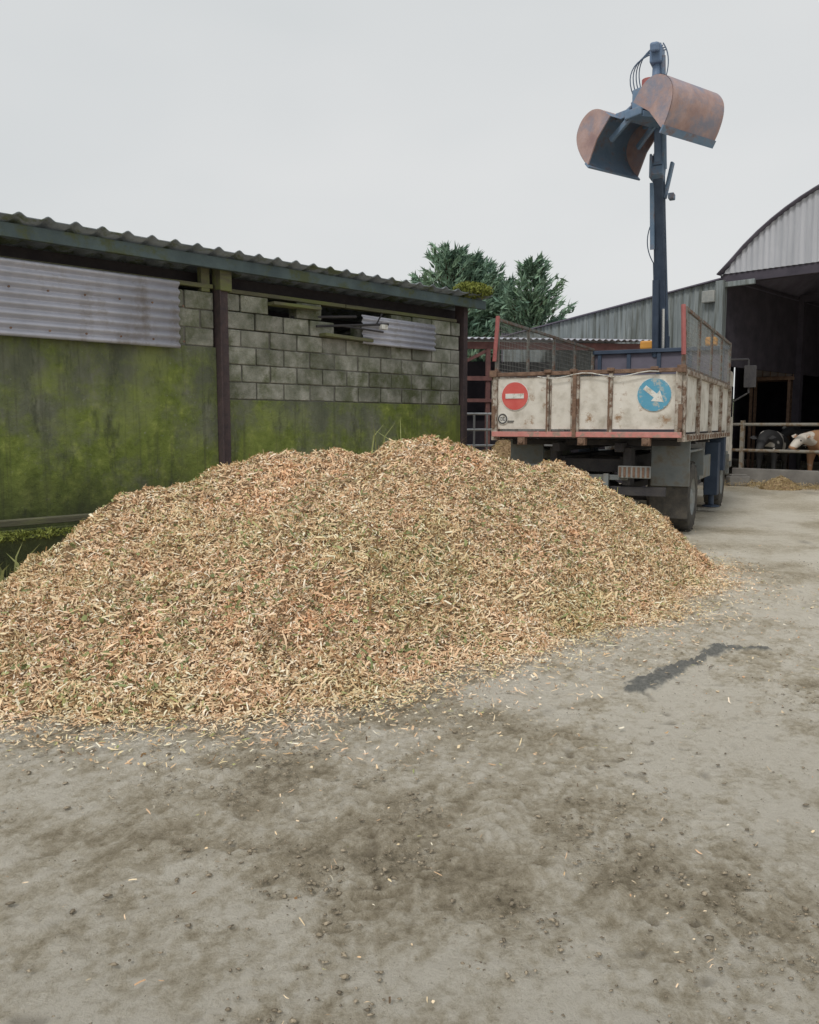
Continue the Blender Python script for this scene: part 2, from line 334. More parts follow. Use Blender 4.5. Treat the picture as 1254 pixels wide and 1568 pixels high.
def chip_mat():
    q=G('chopped_chips'); q.b.inputs['Roughness'].default_value=.8; q.b.inputs['Specular IOR Level'].default_value=.25
    g=q.N.new('ShaderNodeNewGeometry')
    c=q.ramp(g.outputs['Random Per Island'],[(0,(.26,.155,.08)),(.07,(.60,.40,.25)),(.18,(.80,.57,.38)),(.36,(.90,.71,.50)),(.54,(.92,.78,.57)),(.70,(.84,.71,.49)),(.80,(.95,.90,.77)),(.925,(.50,.50,.25)),(.965,(.32,.36,.17)),(.982,(.13,.09,.06))],'CONSTANT')
    t=q.ramp(q.noise(1.3,7,.72),[(.36,(.86,.86,.70)),(.46,(.97,.95,.85)),(.55,(1.02,.97,.92)),(.66,(1.06,.89,.78))])
    c=q.mix(1,c,t,'MULTIPLY'); c=q.mix(q.rng(q.noise(3.2,6,.7),.60,.70,0,.55),c,(.32,.23,.14))
    q.L.new(c,q.b.inputs['Base Color']); return q.m
CM=chip_mat()
def chips(x,y,z,nrm,L0,W0,tilt,m,name,parent,r=rng):
    n=len(x); ang=r.uniform(0,2*np.pi,n)
    t=np.stack([np.cos(ang),np.sin(ang),np.zeros(n)],-1); t-=nrm*(t*nrm).sum(1,keepdims=True)
    t=t+nrm*np.tan(r.normal(0,tilt,n).clip(-1.1,1.1))[:,None]; t/=np.linalg.norm(t,axis=1,keepdims=True)
    up=nrm+r.normal(0,tilt*1.2,(n,3)); s=np.cross(t,up); s/=np.linalg.norm(s,axis=1,keepdims=True); nn=np.cross(s,t)
    Ln=L0*r.lognormal(0,.5,n).clip(.2,2.3); Wd=W0*r.lognormal(0,.45,n).clip(.3,2.2)
    c=np.stack([x,y,z],-1)+nrm*r.uniform(-.004,.02,n)[:,None]
    bend=r.normal(0,.13,n)*Ln; tw=r.uniform(.3,1.,n)
    v=np.zeros((n,6,3))
    for k,(a,wk) in enumerate(((-.5,tw),(0,np.ones(n)),(.5,r.uniform(.25,1,n)))):
        p=c+t*(a*Ln)[:,None]+nn*((0 if k!=1 else 1)*bend)[:,None]
        v[:,2*k]=p+s*(Wd*wk/2)[:,None]; v[:,2*k+1]=p-s*(Wd*wk/2)[:,None]
    o=np.arange(n)[:,None]*6
    f=np.stack([o+np.array([0,1,3,2]),o+np.array([2,3,5,4])],1)
    return npmesh(name,v,f,m,parent)
n=640000
x=rng.uniform(-3.9,3.7,n); y=rng.uniform(3.4,10.5,n); h,d=heap_h(x,y)
keep=(d>0)&((y<8.7)|(rng.random(n)<.35)); 
e=.03; 
def nrmf(x,y,f=heap_h):
    h0,_=f(x,y);hx1,_=f(x+e,y);hy1,_=f(x,y+e)
    q=np.stack([-(hx1-h0)/e,-(hy1-h0)/e,np.ones(len(x))],-1); return q/np.linalg.norm(q,axis=1,keepdims=True)
x1,y1,h1=x[keep],y[keep],h[keep]
chips(x1,y1,h1,nrmf(x1,y1),.026,.0065,.40,CM,'chips_surface',heap)
k2=rng.random(len(x1))<.035
chips(x1[k2],y1[k2],h1[k2]+.008,nrmf(x1[k2],y1[k2]),.055,.009,.45,CM,'chips_long',heap)
out=(d<=0)&(d>-1.6)&(rng.random(n)<np.exp(d/.12)*1.+.05*np.exp(d/.5))
xo,yo=x[out],y[out]; up=np.tile([0,0,1.],(len(xo),1))
chips(xo,yo,np.full(len(xo),.010),up,.024,.0065,.2,CM,'chips_fringe',heap)
lm=mat('chip_leaf',[(.18,.22,.09),(.34,.36,.16)],3,.8,0,island=.4)
k3=(rng.random(len(x1))<.010*(1+3*(vn(x1*1.2,y1*1.2,90)>.55)))
chips(x1[k3],y1[k3],h1[k3]+.010,nrmf(x1[k3],y1[k3]),.03,.014,.6,lm,'leaves',heap)
n=3000; x=rng.uniform(-4,6,n); y=1.2+rng.random(n)**1.3*13; k=heap_h(x,y)[1]<-.05; x,y=x[k],y[k]
chips(x,y,np.full(len(x),.012),np.tile([0,0,1.],(len(x),1)),.014,.004,.25,CM,'chips_scattered',heap)
n=90000; x=rng.uniform(-3.2,4.5,n); y=1.2+rng.random(n)**1.2*9; k=(heap_h(x,y)[1]<-.02)&(rng.random(n)<.06+1.3*np.clip(mudmask(x,y)-.2,0,1)*(fbm(x*3,y*3,66,3)>.53)); x,y=x[k],y[k]; n=len(x)
oc=np.array([[1,0,0],[.7,.7,.1],[0,1,0],[-.7,.7,0],[-1,0,0],[-.7,-.7,.1],[0,-1,0],[.7,-.7,0],[.2,.1,.8],[0,0,-.4]])
fo=[(i,(i+1)%8,8) for i in range(8)]+[((i+1)%8,i,9) for i in range(8)]
sz=.0034*rng.lognormal(0,.5,n).clip(.4,3.0); th=rng.uniform(0,6.28,n)
v=oc[None]*rng.uniform(.55,1.35,(n,10,3)); c,s_=np.cos(th)[:,None],np.sin(th)[:,None]
vx=v[...,0]*1.5*c-v[...,1]*s_; vy=v[...,0]*1.5*s_+v[...,1]*c; v=np.stack([vx,vy,v[...,2]*.7],-1)*sz[:,None,None]+np.stack([x,y,np.full(n,.008)],-1)[:,None]
f=(np.arange(n)[:,None,None]*10+np.array(fo)[None]).reshape(-1,3)
o=npmesh('mud_crumbs',v,f,M['clod'],None,3); o.data.polygons.foreach_set('use_smooth',[True]*len(f))

# ------------------------------------------------------------- cattle shed (left)
shed=empty('cattle_shed',(-2.4,10.6,0),math.radians(45))
XL,XR=-9.5,4.61
b=B().box(((XL-.07)/2,.11,1.235),(-XL-.07,.2,2.47)); b.box(((XR+.07)/2,.11,.91),(XR-.07,.2,1.82))
o=b.build('lower_wall','mossy',shed)
b=B(); mo=B()
def blocks(x0,x1,z0,nc,skip):
    for c in range(nc):
        x=x0-(.225 if c%2 else 0)
        while x<x1-.02:
            a=max(x,x0);e_=min(x+.44,x1); 
            if e_-a>.05 and not skip(c,(a+e_)/2):
                b.box(((a+e_)/2,.11+random.uniform(-.009,.010),z0+c*.225+.1125),(e_-a-.008-random.random()*.01,.2,.215-random.random()*.006),(0,random.uniform(-.01,.01),random.uniform(-.018,.018)))
            x+=.45
def sk(c,x):
    if c==5: return 1.45<x<2.9 or .85<x<1.1
    if c==4: return 1.75<x<2.45
    return False
blocks(.09,XR-.02,1.825,6,sk); blocks(-1.4,-.09,2.475,3,lambda c,x:False)
b.build('concrete_blocks','block',shed,bevel=.012)
mo.box((XR/2+.05,.115,1.82+.45),(XR-.12,.172,.9)); mo.box((-.75,.115,2.47+.33),(1.3,.172,.66)); mo.build('mortar_core','mortar',shed)
b=B().box((.09+1.0,.08,3.2),(2.0,.16,.05)); b.box((3.3,.06,3.2),(2.4,.12,.05)); b.box((-4.8,.04,3.22),(9.4,.1,.05)); b.box((2.05,-.0,2.74),(.9,.3,.045),(0,.03,0)); b.box((1.15,-.02,3.1),(.8,.2,.04)); b.build('wall_plates','timber',shed,bevel=.005)
b=B()
for x in(0,-4.6,-9.2): b.box((x,.0,1.6),(.13,.16,3.2)); b.box((x-.055,-.09,1.6),(.02,.03,3.2))
b.box((XR+.06,.05,1.75),(.1,.2,3.5)); b.build('steel_posts','rustpost',shed,bevel=.006)
b=B()
for x in(0,-4.6): b.box((x+.02,-.02,3.35),(.17,.2,.36)); b.box((x-.2,.05,3.3),(.12,.1,.3))
b.build('post_heads','timber',shed,bevel=.01)
b=B().box(((XL+4.95)/2,-.22,3.47),(4.95-XL,.06,.14)); b.box(((XL+4.9)/2,-.12,3.52),(4.9-XL,.14,.05)); b.build('fascia','fascia',shed,bevel=.006)
b=B(); corrug(b,(XL,-.36,3.60),(1,0,0),(0,5.6,-1.0),(0,0,1),4.98-XL,5.7,.29,.020,'rib',12,1); b.build('roof_sheets','roof',shed,solid=.012,smooth=True)
b=B()
for y in(.3,1.4,2.6,3.8,5.0): b.box(((XL+4.9)/2,y,3.45-.18*(y+.3)),(4.9-XL,.07,.14))
b.build('purlins','purlin',shed)
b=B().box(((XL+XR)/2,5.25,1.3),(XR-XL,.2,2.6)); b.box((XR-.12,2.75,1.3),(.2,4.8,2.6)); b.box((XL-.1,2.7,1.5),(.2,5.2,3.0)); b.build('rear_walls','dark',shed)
b=B(); corrug(b,(-9.2,-.1,2.42),(0,-.02,1),(1,0,0),(0,-1,0),.80,8.56,.105,.023,'sine',8,6,.006); b.build('corrugated_panel','galv',shed,smooth=True,solid=.003)
b=B()
for i in range(22):
    for z in(2.5,2.92): b.disc((-9.0+i*.4,-.135,z),.012,.012)
b.build('panel_fixings','rust',shed)
b=B(); corrug(b,(2.33,-.09,2.68),(0,0,1),(1,0,-.012),(0,-1,0),.42,1.55,.085,.018,'sine',8,2); b.build('patch_panel','galv',shed,smooth=True,solid=.003)
b=B().tube((1.5,-.06,2.86),(2.75,-.2,2.98),.018).tube((1.9,-.1,2.9),(2.6,-.25,2.85),.014).tube((1.2,.1,2.97),(2.2,-.1,3.05),.02).tube((2.5,-.2,2.95),(2.62,-.2,3.12),.012)
b.build('scrap_rods','chassis',shed)
b=B().box((2.65,-.2,2.93),(.12,.08,.07)); b.build('yard_lamp','swhite',shed,bevel=.01)
def leafblob(name,m,c,rad,n,size,parent,squash=(1,1,1)):
    p=rng.normal(0,1,(n,3)); p/=np.linalg.norm(p,axis=1,keepdims=True); p*=(rng.random((n,1))**.4)*rad; p*=np.array(squash); p+=np.array(c)
    a=rng.normal(0,1,(n,3)); a/=np.linalg.norm(a,axis=1,keepdims=True); bb=np.cross(a,rng.normal(0,1,(n,3))); bb/=np.linalg.norm(bb,axis=1,keepdims=True)
    s=size*rng.uniform(.5,1.4,(n,1)); v=np.stack([p-a*s,p+bb*s*.35,p+a*s,p-bb*s*.35],1)
    return npmesh(name,v,np.arange(n*4).reshape(-1,4),m,parent)
leafblob('roof_moss',M['moss'],(4.62,-.25,3.68),.32,2600,.03,shed,(1.3,.8,.4))
leafblob('roof_moss_b',M['moss'],(.02,-.05,3.55),.1,200,.02,shed,(1,.8,.5))
def weeds(parent,c,n,hgt,spread,name,m='weed'):
    b=B()
    for i in range(n):
        x=c[0]+random.gauss(0,spread);y=c[1]+random.uniform(-.15,.1);z=c[2]; a=random.uniform(0,6.28);l=hgt*random.uniform(.4,1.1);dx,dy=math.cos(a)*l*.5,math.sin(a)*l*.3
        p=[Vector((x,y,z)),Vector((x+dx*.3,y+dy*.3,z+l*.6)),Vector((x+dx,y+dy,z+l*random.uniform(.75,1)))]; w=.012
        s=Vector((math.sin(a+1)*w,math.cos(a)*w,0))
        b.add([p[0]-s,p[0]+s,p[1]+s*.8,p[1]-s*.8,p[2]],[(0,1,2,3),(3,2,4)])
    return b.build(name,M[m],parent)
wd=empty('weeds')
weeds(wd,(-.35,10.3,.9),10,.75,.12,'stalks'); weeds(wd,(-.05,10.9,.9),12,.8,.14,'stalks_b'); weeds(wd,(.45,11.6,.8),8,.7,.1,'stalks_c'); weeds(wd,(-4.2,7.8,.0),60,.35,.25,'grass_tuft')
tr=empty('feed_trough',(-4.35,7.65,0),math.radians(45))
B().box((0,0,.2),(3,.12,.4)).box((0,.45,.2),(3,.12,.4)).box((0,.22,.06),(3,.34,.1)).build('trough','mossy',tr,bevel=.02)
B().box((.2,.25,.50),(3.2,.1,.07)).box((-1.2,.25,.26),(.1,.1,.45)).box((1.6,.25,.26),(.1,.1,.45)).build('rail','timber',tr,bevel=.01)
leafblob('moss',M['moss'],(.6,-.02,.40),.5,1500,.025,tr,(1.6,.25,.1))

# ------------------------------------------------------------- truck
tk=empty('tipper_truck',(2.263,10.745,0),math.radians(-27))
W=2.45; HW=W/2; BL=5.2; z0,z1=1.35,2.15
b=B().box((0,.0,(z0+z1)/2+.03),(W-.1,.04,z1-z0-.12)); b.build('tailgate_panel','white',tk)
b=B()
for x,w in((-HW+.02,.06),(-.465,.035),(-.10,.11),(.36,.05),(HW-.03,.07)): b.box((x,-.035,(z0+z1)/2),(w,.06,z1-z0))
for x in(-.43,.33): b.box((x,-.03,(z0+z1)/2),(.012,.04,z1-z0-.1))
b.build('tailgate_posts','whitepost',tk,bevel=.006)
b=B().box((0,-.01,z1+.02),(W+.06,.09,.05)).box((-.1,-.078,(z0+z1)/2-.0),(.05,.02,z1-z0+.04)).box((-.475,-.066,1.76),(.02,.01,.72)).box((.345,-.066,1.76),(.02,.01,.72)); b.build('tailgate_top_rail','rust',tk,bevel=.008)
b=B().box((0,-.03,z0+.02),(W+.04,.08,.07)); b.build('tailgate_bottom_strip','redstripe',tk,bevel=.006)
b=B()
for x in(-.82,0,.82): b.box((x,-.02,z0-.07),(.1,.12,.1)); b.disc((x,-.09,z0-.07),.035,.03)
for x in(-HW,HW): b.box((x,-.05,z1+.03),(.1,.1,.09)); b.box((x,-.05,z0+.25),(.05,.05,.3))
for x in(-.465,-.12,.36,.9): b.box((x,-.06,z1+.045),(.09,.07,.04))
b.build('latches','rust',tk,bevel=.006)
b=B(); pp=[(-.6+i*.12, -.085, z1-.02-.03*math.sin(i*.9)) for i in range(14)]; b.path(pp,.006); b.build('strap','swhite',tk)
b=B().disc((-.93,-.03,1.88),.185,.01); b.build('no_entry_disc','red',tk)
b=B().box((-.93,-.04,1.88),(.26,.008,.065)); b.build('no_entry_bar','swhite',tk)
b=B().disc((-.93,-.026,1.88),.195,.008); b.disc((-1.1,-.03,1.575),.075,.01); b.build('sign_borders','swhite',tk)
b=B()
b.lathe([(-.036,.068),(-.037,.06),(-.037,.052),(-.036,.05)],(-1.1,0,1.575),'y'); 
for dx in(-.024,.014): 
    b.box((-1.1+dx,-.037,1.575),(.008,.004,.05)); b.box((-1.1+dx+.012,-.037,1.598),(.02,.004,.007)); b.box((-1.1+dx+.012,-.037,1.552),(.02,.004,.007)); b.box((-1.1+dx+.022,-.037,1.573),(.007,.004,.03))
b.box((-.99,-.024,1.545),(.10,.004,.012)); b.box((-.99,-.024,1.525),(.08,.004,.008)); b.build('speed_sign_50','chassis',tk)
b=B().disc((.90,-.03,1.87),.205,.01); b.build('keep_right_disc','sblue',tk)
b=B(); cx,cz=.90,1.87; a_=math.radians(-38); R2=lambda p:(cx+p[0]*math.cos(a_)-p[1]*math.sin(a_),-.038,cz+p[0]*math.sin(a_)+p[1]*math.cos(a_))
pts=[(-.15,-.03),(.02,-.03),(.02,-.085),(.15,0),(.02,.085),(.02,.03),(-.15,.03)]
b.add([R2(p) for p in pts],[(0,1,5,6),(2,3,4),(1,2,4,5)]); b.build('keep_right_arrow','swhite',tk,solid=.003)
b=B().disc((.90,-.024,1.87),.213,.008); b.build('keep_right_border','swhite',tk)
b=B().box((0,BL/2+.05,z0+.0),(W-.08,BL-.1,.08)); b.build('bed_floor','chassis',tk)
for sx in(-1,1):
    b=B().box((sx*(HW-.02),BL/2+.04,(z0+z1)/2+.02),(.04,BL-.1,z1-z0-.06)); b.build('side_board','white',tk)
    b=B()
    for s in(.05,1.3,2.6,3.9,BL): b.box((sx*(HW+.025),s,(z0+z1)/2),(.05,.09 if s>.1 and s<BL else .12,z1-z0))
    b.box((sx*(HW+.01),BL/2,z1+.0),(.09,BL,.06)); b.box((sx*(HW+.01),BL/2,z0-.02),(.09,BL,.09)); b.build('side_posts','whitepost',tk,bevel=.006)
    b=B()
    for i in range(18): b.box((sx*(HW+.06),.2+i*.28,z0-.02),(.02,.05,.05))
    b.build('hinges','rust',tk)
    zt=2.92; b=B()
    for s,w in((.06,.05),(1.35,.04),(2.65,.04),(3.9,.04),(BL-.05,.05)): b.box((sx*(HW-.0),s,(z1+zt)/2+.02),(w,w,zt-z1))
    for s0,s1 in((.06,2.65),(2.65,BL-.05)):
        b.box((sx*HW,(s0+s1)/2,zt),(.04,s1-s0,.04)); b.box((sx*HW,(s0+s1)/2,z1+.06),(.035,s1-s0,.035))
    b.build('cage_frame','cage',tk,bevel=.004)
    b=B(); k=.065
    for i in range(int(BL/k)): b.box((sx*HW,.08+i*k,(z1+zt)/2),(.003,.004,zt-z1-.04))
    for i in range(int((zt-z1)/k)): b.box((sx*HW+.004,BL/2,z1+.05+i*k),(.003,BL-.1,.004))
    b.build('cage_mesh','mesh',tk)
    B().beam((sx*(HW+.01),-.02,z1+.2),(sx*(HW-.02),.02,zt+.04),.045,.04).build('rear_strut','bred',tk,bevel=.005)
B().box((0,BL+.02,2.12),(W-.05,.06,1.45)).build('bulkhead','barnroof',tk)
b=B()
for x in(-1.1,-.55,0,.55,1.1): b.box((x,BL-.03,2.15),(.07,.05,1.35))
b.box((0,BL-.03,2.86),(W,.1,.07)); b.build('bulkhead_ribs','boom',tk,bevel=.006)
b=B()
for sx in(-.42,.42): b.box((sx,4.0,.95),(.09,7.0,.24)); b.box((sx,2.7,1.2),(.1,5.0,.12))
for s in(.55,1.9,3.3,4.7): b.box((0,s,.95),(.8,.08,.18)); b.box((0,s,1.26),(2.3,.08,.08))
b.tube((-.95,1.45,.5),(.95,1.45,.5),.09,12); b.lathe([(-.2,.05),(-.17,.16),(0,.22),(.17,.16),(.2,.05)],(0,1.45,.5),'y',16)
b.tube((-.9,5.25,.5),(.9,5.25,.5),.06,10); b.box((0,.42,.62),(2.0,.1,.12)); b.box((0,3.0,.5),(.12,3,.12))
b.box((-.75,3.2,.8),(.5,1.0,.45)); b.box((.78,3.3,.78),(.45,.9,.5)); b.box((-.5,.5,.95),(.1,.3,.5)); b.box((.5,.5,.95),(.1,.3,.5))
b.build('chassis','chassis',tk,bevel=.01)
b=B()
for sx in(-1,1): b.box((sx*.98,.78,.62),(.5,.03,.75))
b.build('mudflaps','rubber',tk)
b=B()
for sx in(-1,1):
    b.box((sx*1.0,.72,.98),(.5,.03,.6)); b.box((sx*.98,1.4,1.14),(.5,1.35,.03)); b.box((sx*1.0,2.08,.95),(.5,.03,.4)); b.box((sx*1.15,2.9,.85),(.04,1.2,.35))
b.box((0,.35,.80),(1.05,.05,.07)); 
b.build('mudguards','bluegrey',tk,bevel=.008)
b=B()
for sx in(-1,1): b.box((sx*.62,.28,.88),(.42,.05,.16))
b.build('rear_light_boards','rim',tk,bevel=.01)
b=B()
for sx in(-1,1):
    for i in range(7): b.box((sx*.62-.18+i*.06,.245,.88),(.03,.012,.13))
b.build('rear_lights','rust',tk)
b=B()
for sx,x in((-1,-.35),(1,.25)): b.beam((x,.3,.85),(x-.0,.25,.42),.07,.06); b.box((x,.25,.41),(.22,.16,.04))
b.box((-.02,.28,.42),(.9,.06,.08)); b.build('underrun_bar','bluegrey',tk,bevel=.008)
def wheel(c,sx,dual):
    R,wd=.49,.26
    for k in range(2 if dual else 1):
        x=c[0]-sx*k*.29
        b=B().lathe([(-wd/2,.26),(-wd/2-.01,.36),(-wd/2,.45),(-wd/2+.03,.485),(0,R),(wd/2-.03,.485),(wd/2,.45),(wd/2+.01,.36),(wd/2,.26)],(x,c[1],c[2]),'x',40); b.build('tyre','rubber',tk,smooth=True)
        b=B()
        for i in range(44):
            t=2*math.pi*i/44
            b.box((x+.07*(1 if i%2 else -1),c[1]+math.cos(t)*R,c[2]+math.sin(t)*R),(.11,.035,.016),(t-math.pi/2,0,0))
        b.build('tread','rubber',tk)
        b=B().lathe([(sx*(wd/2-.0),.27),(sx*(wd/2-.03),.25),(sx*(wd/2-.12),.22),(sx*(wd/2-.12),.12),(sx*(wd/2-.02),.10),(sx*(wd/2),.0)],(x,c[1],c[2]),'x',32); b.build('rim','rim',tk,smooth=True)
        b=B()
        for i in range(8):
            t=2*math.pi*i/8; p=Vector((x+sx*(wd/2-.12),c[1]+math.cos(t)*.17,c[2]+math.sin(t)*.17)); b.tube(p,p+Vector((sx*.03,0,0)),.016,6)
        b.build('wheel_nuts','rust',tk)
for sx in(-1,1): wheel((sx*1.07,1.45,.49),sx,True); wheel((sx*1.03,5.3,.49),sx,False)
b=B()
for sx in(-1,1): b.box((sx*1.1,4.35,.75),(.22,.3,.9)); b.tube((sx*1.1,4.35,.35),(sx*1.1,4.35,.12),.05,10); b.disc((sx*1.1,4.35,.1),.14,.03,'z'); b.box((sx*1.13,4.75,1.0),(.25,.25,.6))
b.box((0,4.35,.82),(2.1,.2,.2)); b.build('outriggers','boom',tk,bevel=.01)
b=B(); pr=[(5.75,.75),(7.45,.75),(7.5,1.5),(7.25,2.45),(7.1,2.55),(5.8,2.55),(5.75,2.5)]
vs=[(sx*1.1,p,q) for sx in(-1,1) for p,q in pr]; n=len(pr)
b.add(vs,[tuple(range(n))[::-1],tuple(range(n,2*n))]+[(i,(i+1)%n,n+(i+1)%n,n+i) for i in range(n)]); b.build('cab','white',tk,bevel=.03)
b=B().box((0,7.42,2.0),(1.9,.04,.7),(math.radians(13),0,0))
for sx in(-1,1): b.box((sx*1.105,6.75,1.95),(.01,.9,.6))
b.box((0,5.745,2.1),(1.5,.01,.5)); b.build('cab_windows','glass',tk)
b=B().box((0,7.5,.8),(2.2,.15,.35)); 
for sx in(-1,1): b.box((sx*1.08,5.5,.98),(.25,.5,.06)); b.box((sx*1.08,6.0,.75),(.25,.05,.4))
b.build('bumper','bluegrey',tk,bevel=.02)
b=B()
for sx in(-1,1): b.path([(sx*1.1,6.6,2.75),(sx*1.42,6.65,2.75),(sx*1.44,6.65,2.1)],.022); b.path([(sx*1.1,6.6,1.9),(sx*1.42,6.65,2.1)],.018); b.box((sx*1.46,6.62,2.42),(.22,.06,.42))
b.build('wing_mirrors','chassis',tk,bevel=.015)
b=B().box((0,5.45,1.35),(.75,.42,.6)); b.tube((0,5.45,1.6),(0,5.45,3.15),.15,20,.13); b.box((0,5.45,2.2),(.5,.4,.3)); b.build('crane_column','boom',tk,bevel=.02)
b=B().box((-.26,5.4,2.98),(.24,.24,.16)).box((.88,5.4,3.0),(.2,.2,.16)); b.build('crane_controls','orange',tk,bevel=.03)
b=B().tube((-.08,5.22,2.75),(-.06,4.95,4.1),.06,14); b.build('lift_cylinder','boom',tk,smooth=False)
b=B().tube((-.1,5.3,2.6),(-.1,5.2,3.6),.035,10).tube((.06,5.2,2.85),(.06,5.1,3.6),.03,10); b.build('cylinder_rods','chrome',tk)
b=B().beam((0,5.45,2.95),(0,4.55,6.0),(.21,.17),(.30,.22),(0,1,0)); b.build('inner_boom','boom',tk,bevel=.02)
b=B().beam((.0,4.66,5.7),(0,4.22,7.55),(.14,.11),(.2,.14),(0,1,0)); b.build('outer_boom','boom_hazed',tk,bevel=.015)
b=B().beam((.0,4.5,5.75),(.0,4.68,6.15),.20,.25).box((.15,4.72,5.75),(.05,.16,.6),(.1,.22,0)).box((.21,4.72,5.47),(.1,.18,.1)).box((-.11,4.55,5.95),(.04,.3,.4)); b.build('boom_knuckle','bblue',tk,bevel=.015)
b=B().tube((.1,4.55,5.9),(.1,4.1,7.6),.045,12).tube((-.10,4.75,4.6),(-.10,4.55,5.7),.04,10); b.build('fold_cylinder','bblue',tk)
b=B().box((0,4.15,7.62),(.20,.3,.28)).box((0,4.02,7.72),(.14,.35,.14),(.3,0,0)); b.build('boom_tip','boom_hazed',tk,bevel=.03)
def arc(p0,p1,bulge,n=14):
    p0=Vector(p0);p1=Vector(p1);q=(p0+p1)/2+Vector(bulge)*2
    return [p0*(1-t)**2+q*2*t*(1-t)+p1*t*t for t in[i/n for i in range(n+1)]]
b=B()
for k in range(4): b.path(arc((.05+.03*k,4.2,7.85-.04*k),(-.18-.02*k,4.05,6.95-.05*k),(-.20-.04*k,-.05*k,.14)),.010)
b.path(arc((.1,4.1,7.8),(.1,4.0,7.0),(.12,-.1,0)),.010); b.path(arc((-.11,4.95,4.4),(-.11,4.75,5.1),(-.1,0,0)),.010); b.path([(-.12,5.3,3.4),(-.11,4.95,4.4)],.012); b.path([(.12,5.2,3.4),(.10,4.6,5.8)],.010)
b.build('hoses','hose',tk)

inv=Matrix.Rotation(math.radians(27),4,'Z')@Matrix.Translation(-Vector((2.263,10.745,0)))
hub=inv@Vector((3.97,14.25,6.58))
bk=empty('bucket_pivot',hub,math.radians(-56+27)); bk.parent=tk
tip=Vector((0,4.15,7.5)); 
b=B().tube(tip,tip+Vector((-.0,-.05,-.35)),.07,12); b.tube(tip+Vector((0,-.05,-.35)),(hub.x,hub.y,hub.z+.42),.05,10); b.build('dangle_link','boom_hazed',tk)
b=B().tube((hub.x,hub.y,hub.z+.60),(hub.x,hub.y,hub.z+.44),.12,16).tube(tip+Vector((0,-.03,-.22)),tip+Vector((0,-.03,-.38)),.10,14).box((hub.x,hub.y,hub.z+.38),(.34,.3,.05)); b.build('rotator','bred',tk,bevel=.01)
prof=[(.08,-.02),(.42,-.03),(.66,-.14),(.79,-.33),(.82,-.55),(.74,-.78),(.54,-.95),(.25,-1.06),(.0,-1.10)]
pr2=[]
for i in range(len(prof)-1):
    p0=prof[max(0,i-1)];p1_=prof[i];p2_=prof[i+1];p3=prof[min(len(prof)-1,i+2)]
    for k in range(3):
        t=k/3; pr2.append(tuple(.5*((2*p1_[j])+(-p0[j]+p2_[j])*t+(2*p0[j]-5*p1_[j]+4*p2_[j]-p3[j])*t*t+(-p0[j]+3*p1_[j]-3*p2_[j]+p3[j])*t**3) for j in(0,1)))
pr2.append(prof[-1]); prof=pr2
WB=.63; SC=.76
def shell(sg,phi,nm,off):
    c,s=math.cos(phi),math.sin(phi)
    def T(p,k=1.): x,z=p[0]*k*SC,p[1]*k*SC; return (sg*(x*c-z*s+off[0]),x*s+z*c+off[1])
    def sheet(k,y):
        b=B(); vs=[]
        for p in prof: q=T(p,k); vs+=[(q[0],-y,q[1]),(q[0],y,q[1])]
        b.add(vs,[(2*i,2*i+1,2*i+3,2*i+2) for i in range(len(prof)-1)]); return b
    sheet(1.0,WB).build(nm+'_outer','bpink',bk,smooth=True); sheet(.975,WB-.01).build(nm+'_inner','bblue',bk,smooth=True)
    for sy in(-1,1):
        b=B(); ps=[T(p,.99) for p in prof]+[T((.12,-.55))]; n=len(ps)
        y0=sy*(WB-.02);y1=sy*(WB+.005)
        b.add([(p[0],y0,p[1]) for p in ps]+[(p[0],y1,p[1]) for p in ps],[tuple(range(n)),tuple(range(n,2*n))[::-1]]+[(i,(i+1)%n,n+(i+1)%n,n+i) for i in range(n)])
        b.build(nm+'_side','bpink',bk)
        b=B(); q=T((.25,-.06)); b.beam((sg*.12,sy*.3,.05),(q[0],sy*.34,q[1]),.08,.12); q2=T((.1,-.5)); b.beam((sg*.10,sy*.3,-.02),(q2[0],sy*.34,q2[1]),.06,.09); b.build(nm+'_arm','bblue',bk,bevel=.01)
    q=T((.0,-1.1)); q0=T((.16,-1.08)); b=B(); b.beam((q[0],-WB-.02,q[1]),(q[0],WB+.02,q[1]),.03,.12,(q0[0]-q[0],0,q0[1]-q[1])); b.build(nm+'_lip','bblue',bk)
    q=T((.60,-.1)); b=B().tube((sg*.05,0,.40),((q[0]+sg*.05)/2,0,(q[1]+.40)/2),.06,12).tube((sg*.05,0,.40),(q[0],0,q[1]),.03,10); b.build(nm+'_ram','bblue',bk)
shell(1,math.radians(50),'near_shell',(.18,.0)); shell(-1,math.radians(40),'far_shell',(.20,-.05))
b=B().box((0,0,.2),(.28,.5,.45)).box((0,0,.0),(.36,.76,.14)); b.build('bucket_frame','bblue',bk,bevel=.02)

# ------------------------------------------------------------- barn (right)
barn=empty('barn',(7.45,20,0),math.radians(-45))
E=5.0; a_=4.2; rise=2.02; R=(a_*a_+rise*rise)/(2*rise); cz=E+rise-R
def arcz(x): return cz+math.sqrt(max(0,R*R-(x-a_)**2))
def gable(b,x0,x1,zb,zt,y,pitch=.13,amp=.02,seg=4):
    n=int((x1-x0)/pitch*seg)+1; vs=[]
    for i in range(n):
        x=x0+(x1-x0)*i/(n-1); yy=y+amp*math.sin(2*math.pi*(x-x0)/pitch)
        vs+=[(x,yy,zb(x)),(x,yy,zt(x))]
    b.add(vs,[(2*i,2*i+2,2*i+3,2*i+1) for i in range(n-1)])
b=B(); gable(b,0,8.4,lambda x:E+.05,arcz,-.03); b.build('gable_cladding','clad_l',barn,smooth=True)
lt=lambda x:4.94+(x/5.2)*.62-.05*((x/5.2)**2)
b=B(); gable(b,-6.6,-.05,lambda x:.9,lt,-.02); b.build('lean_to_cladding','clad',barn,smooth=True)
B().box((-3.3,.05,.45),(6.5,.2,.9)).build('lean_to_base','concrete',barn)
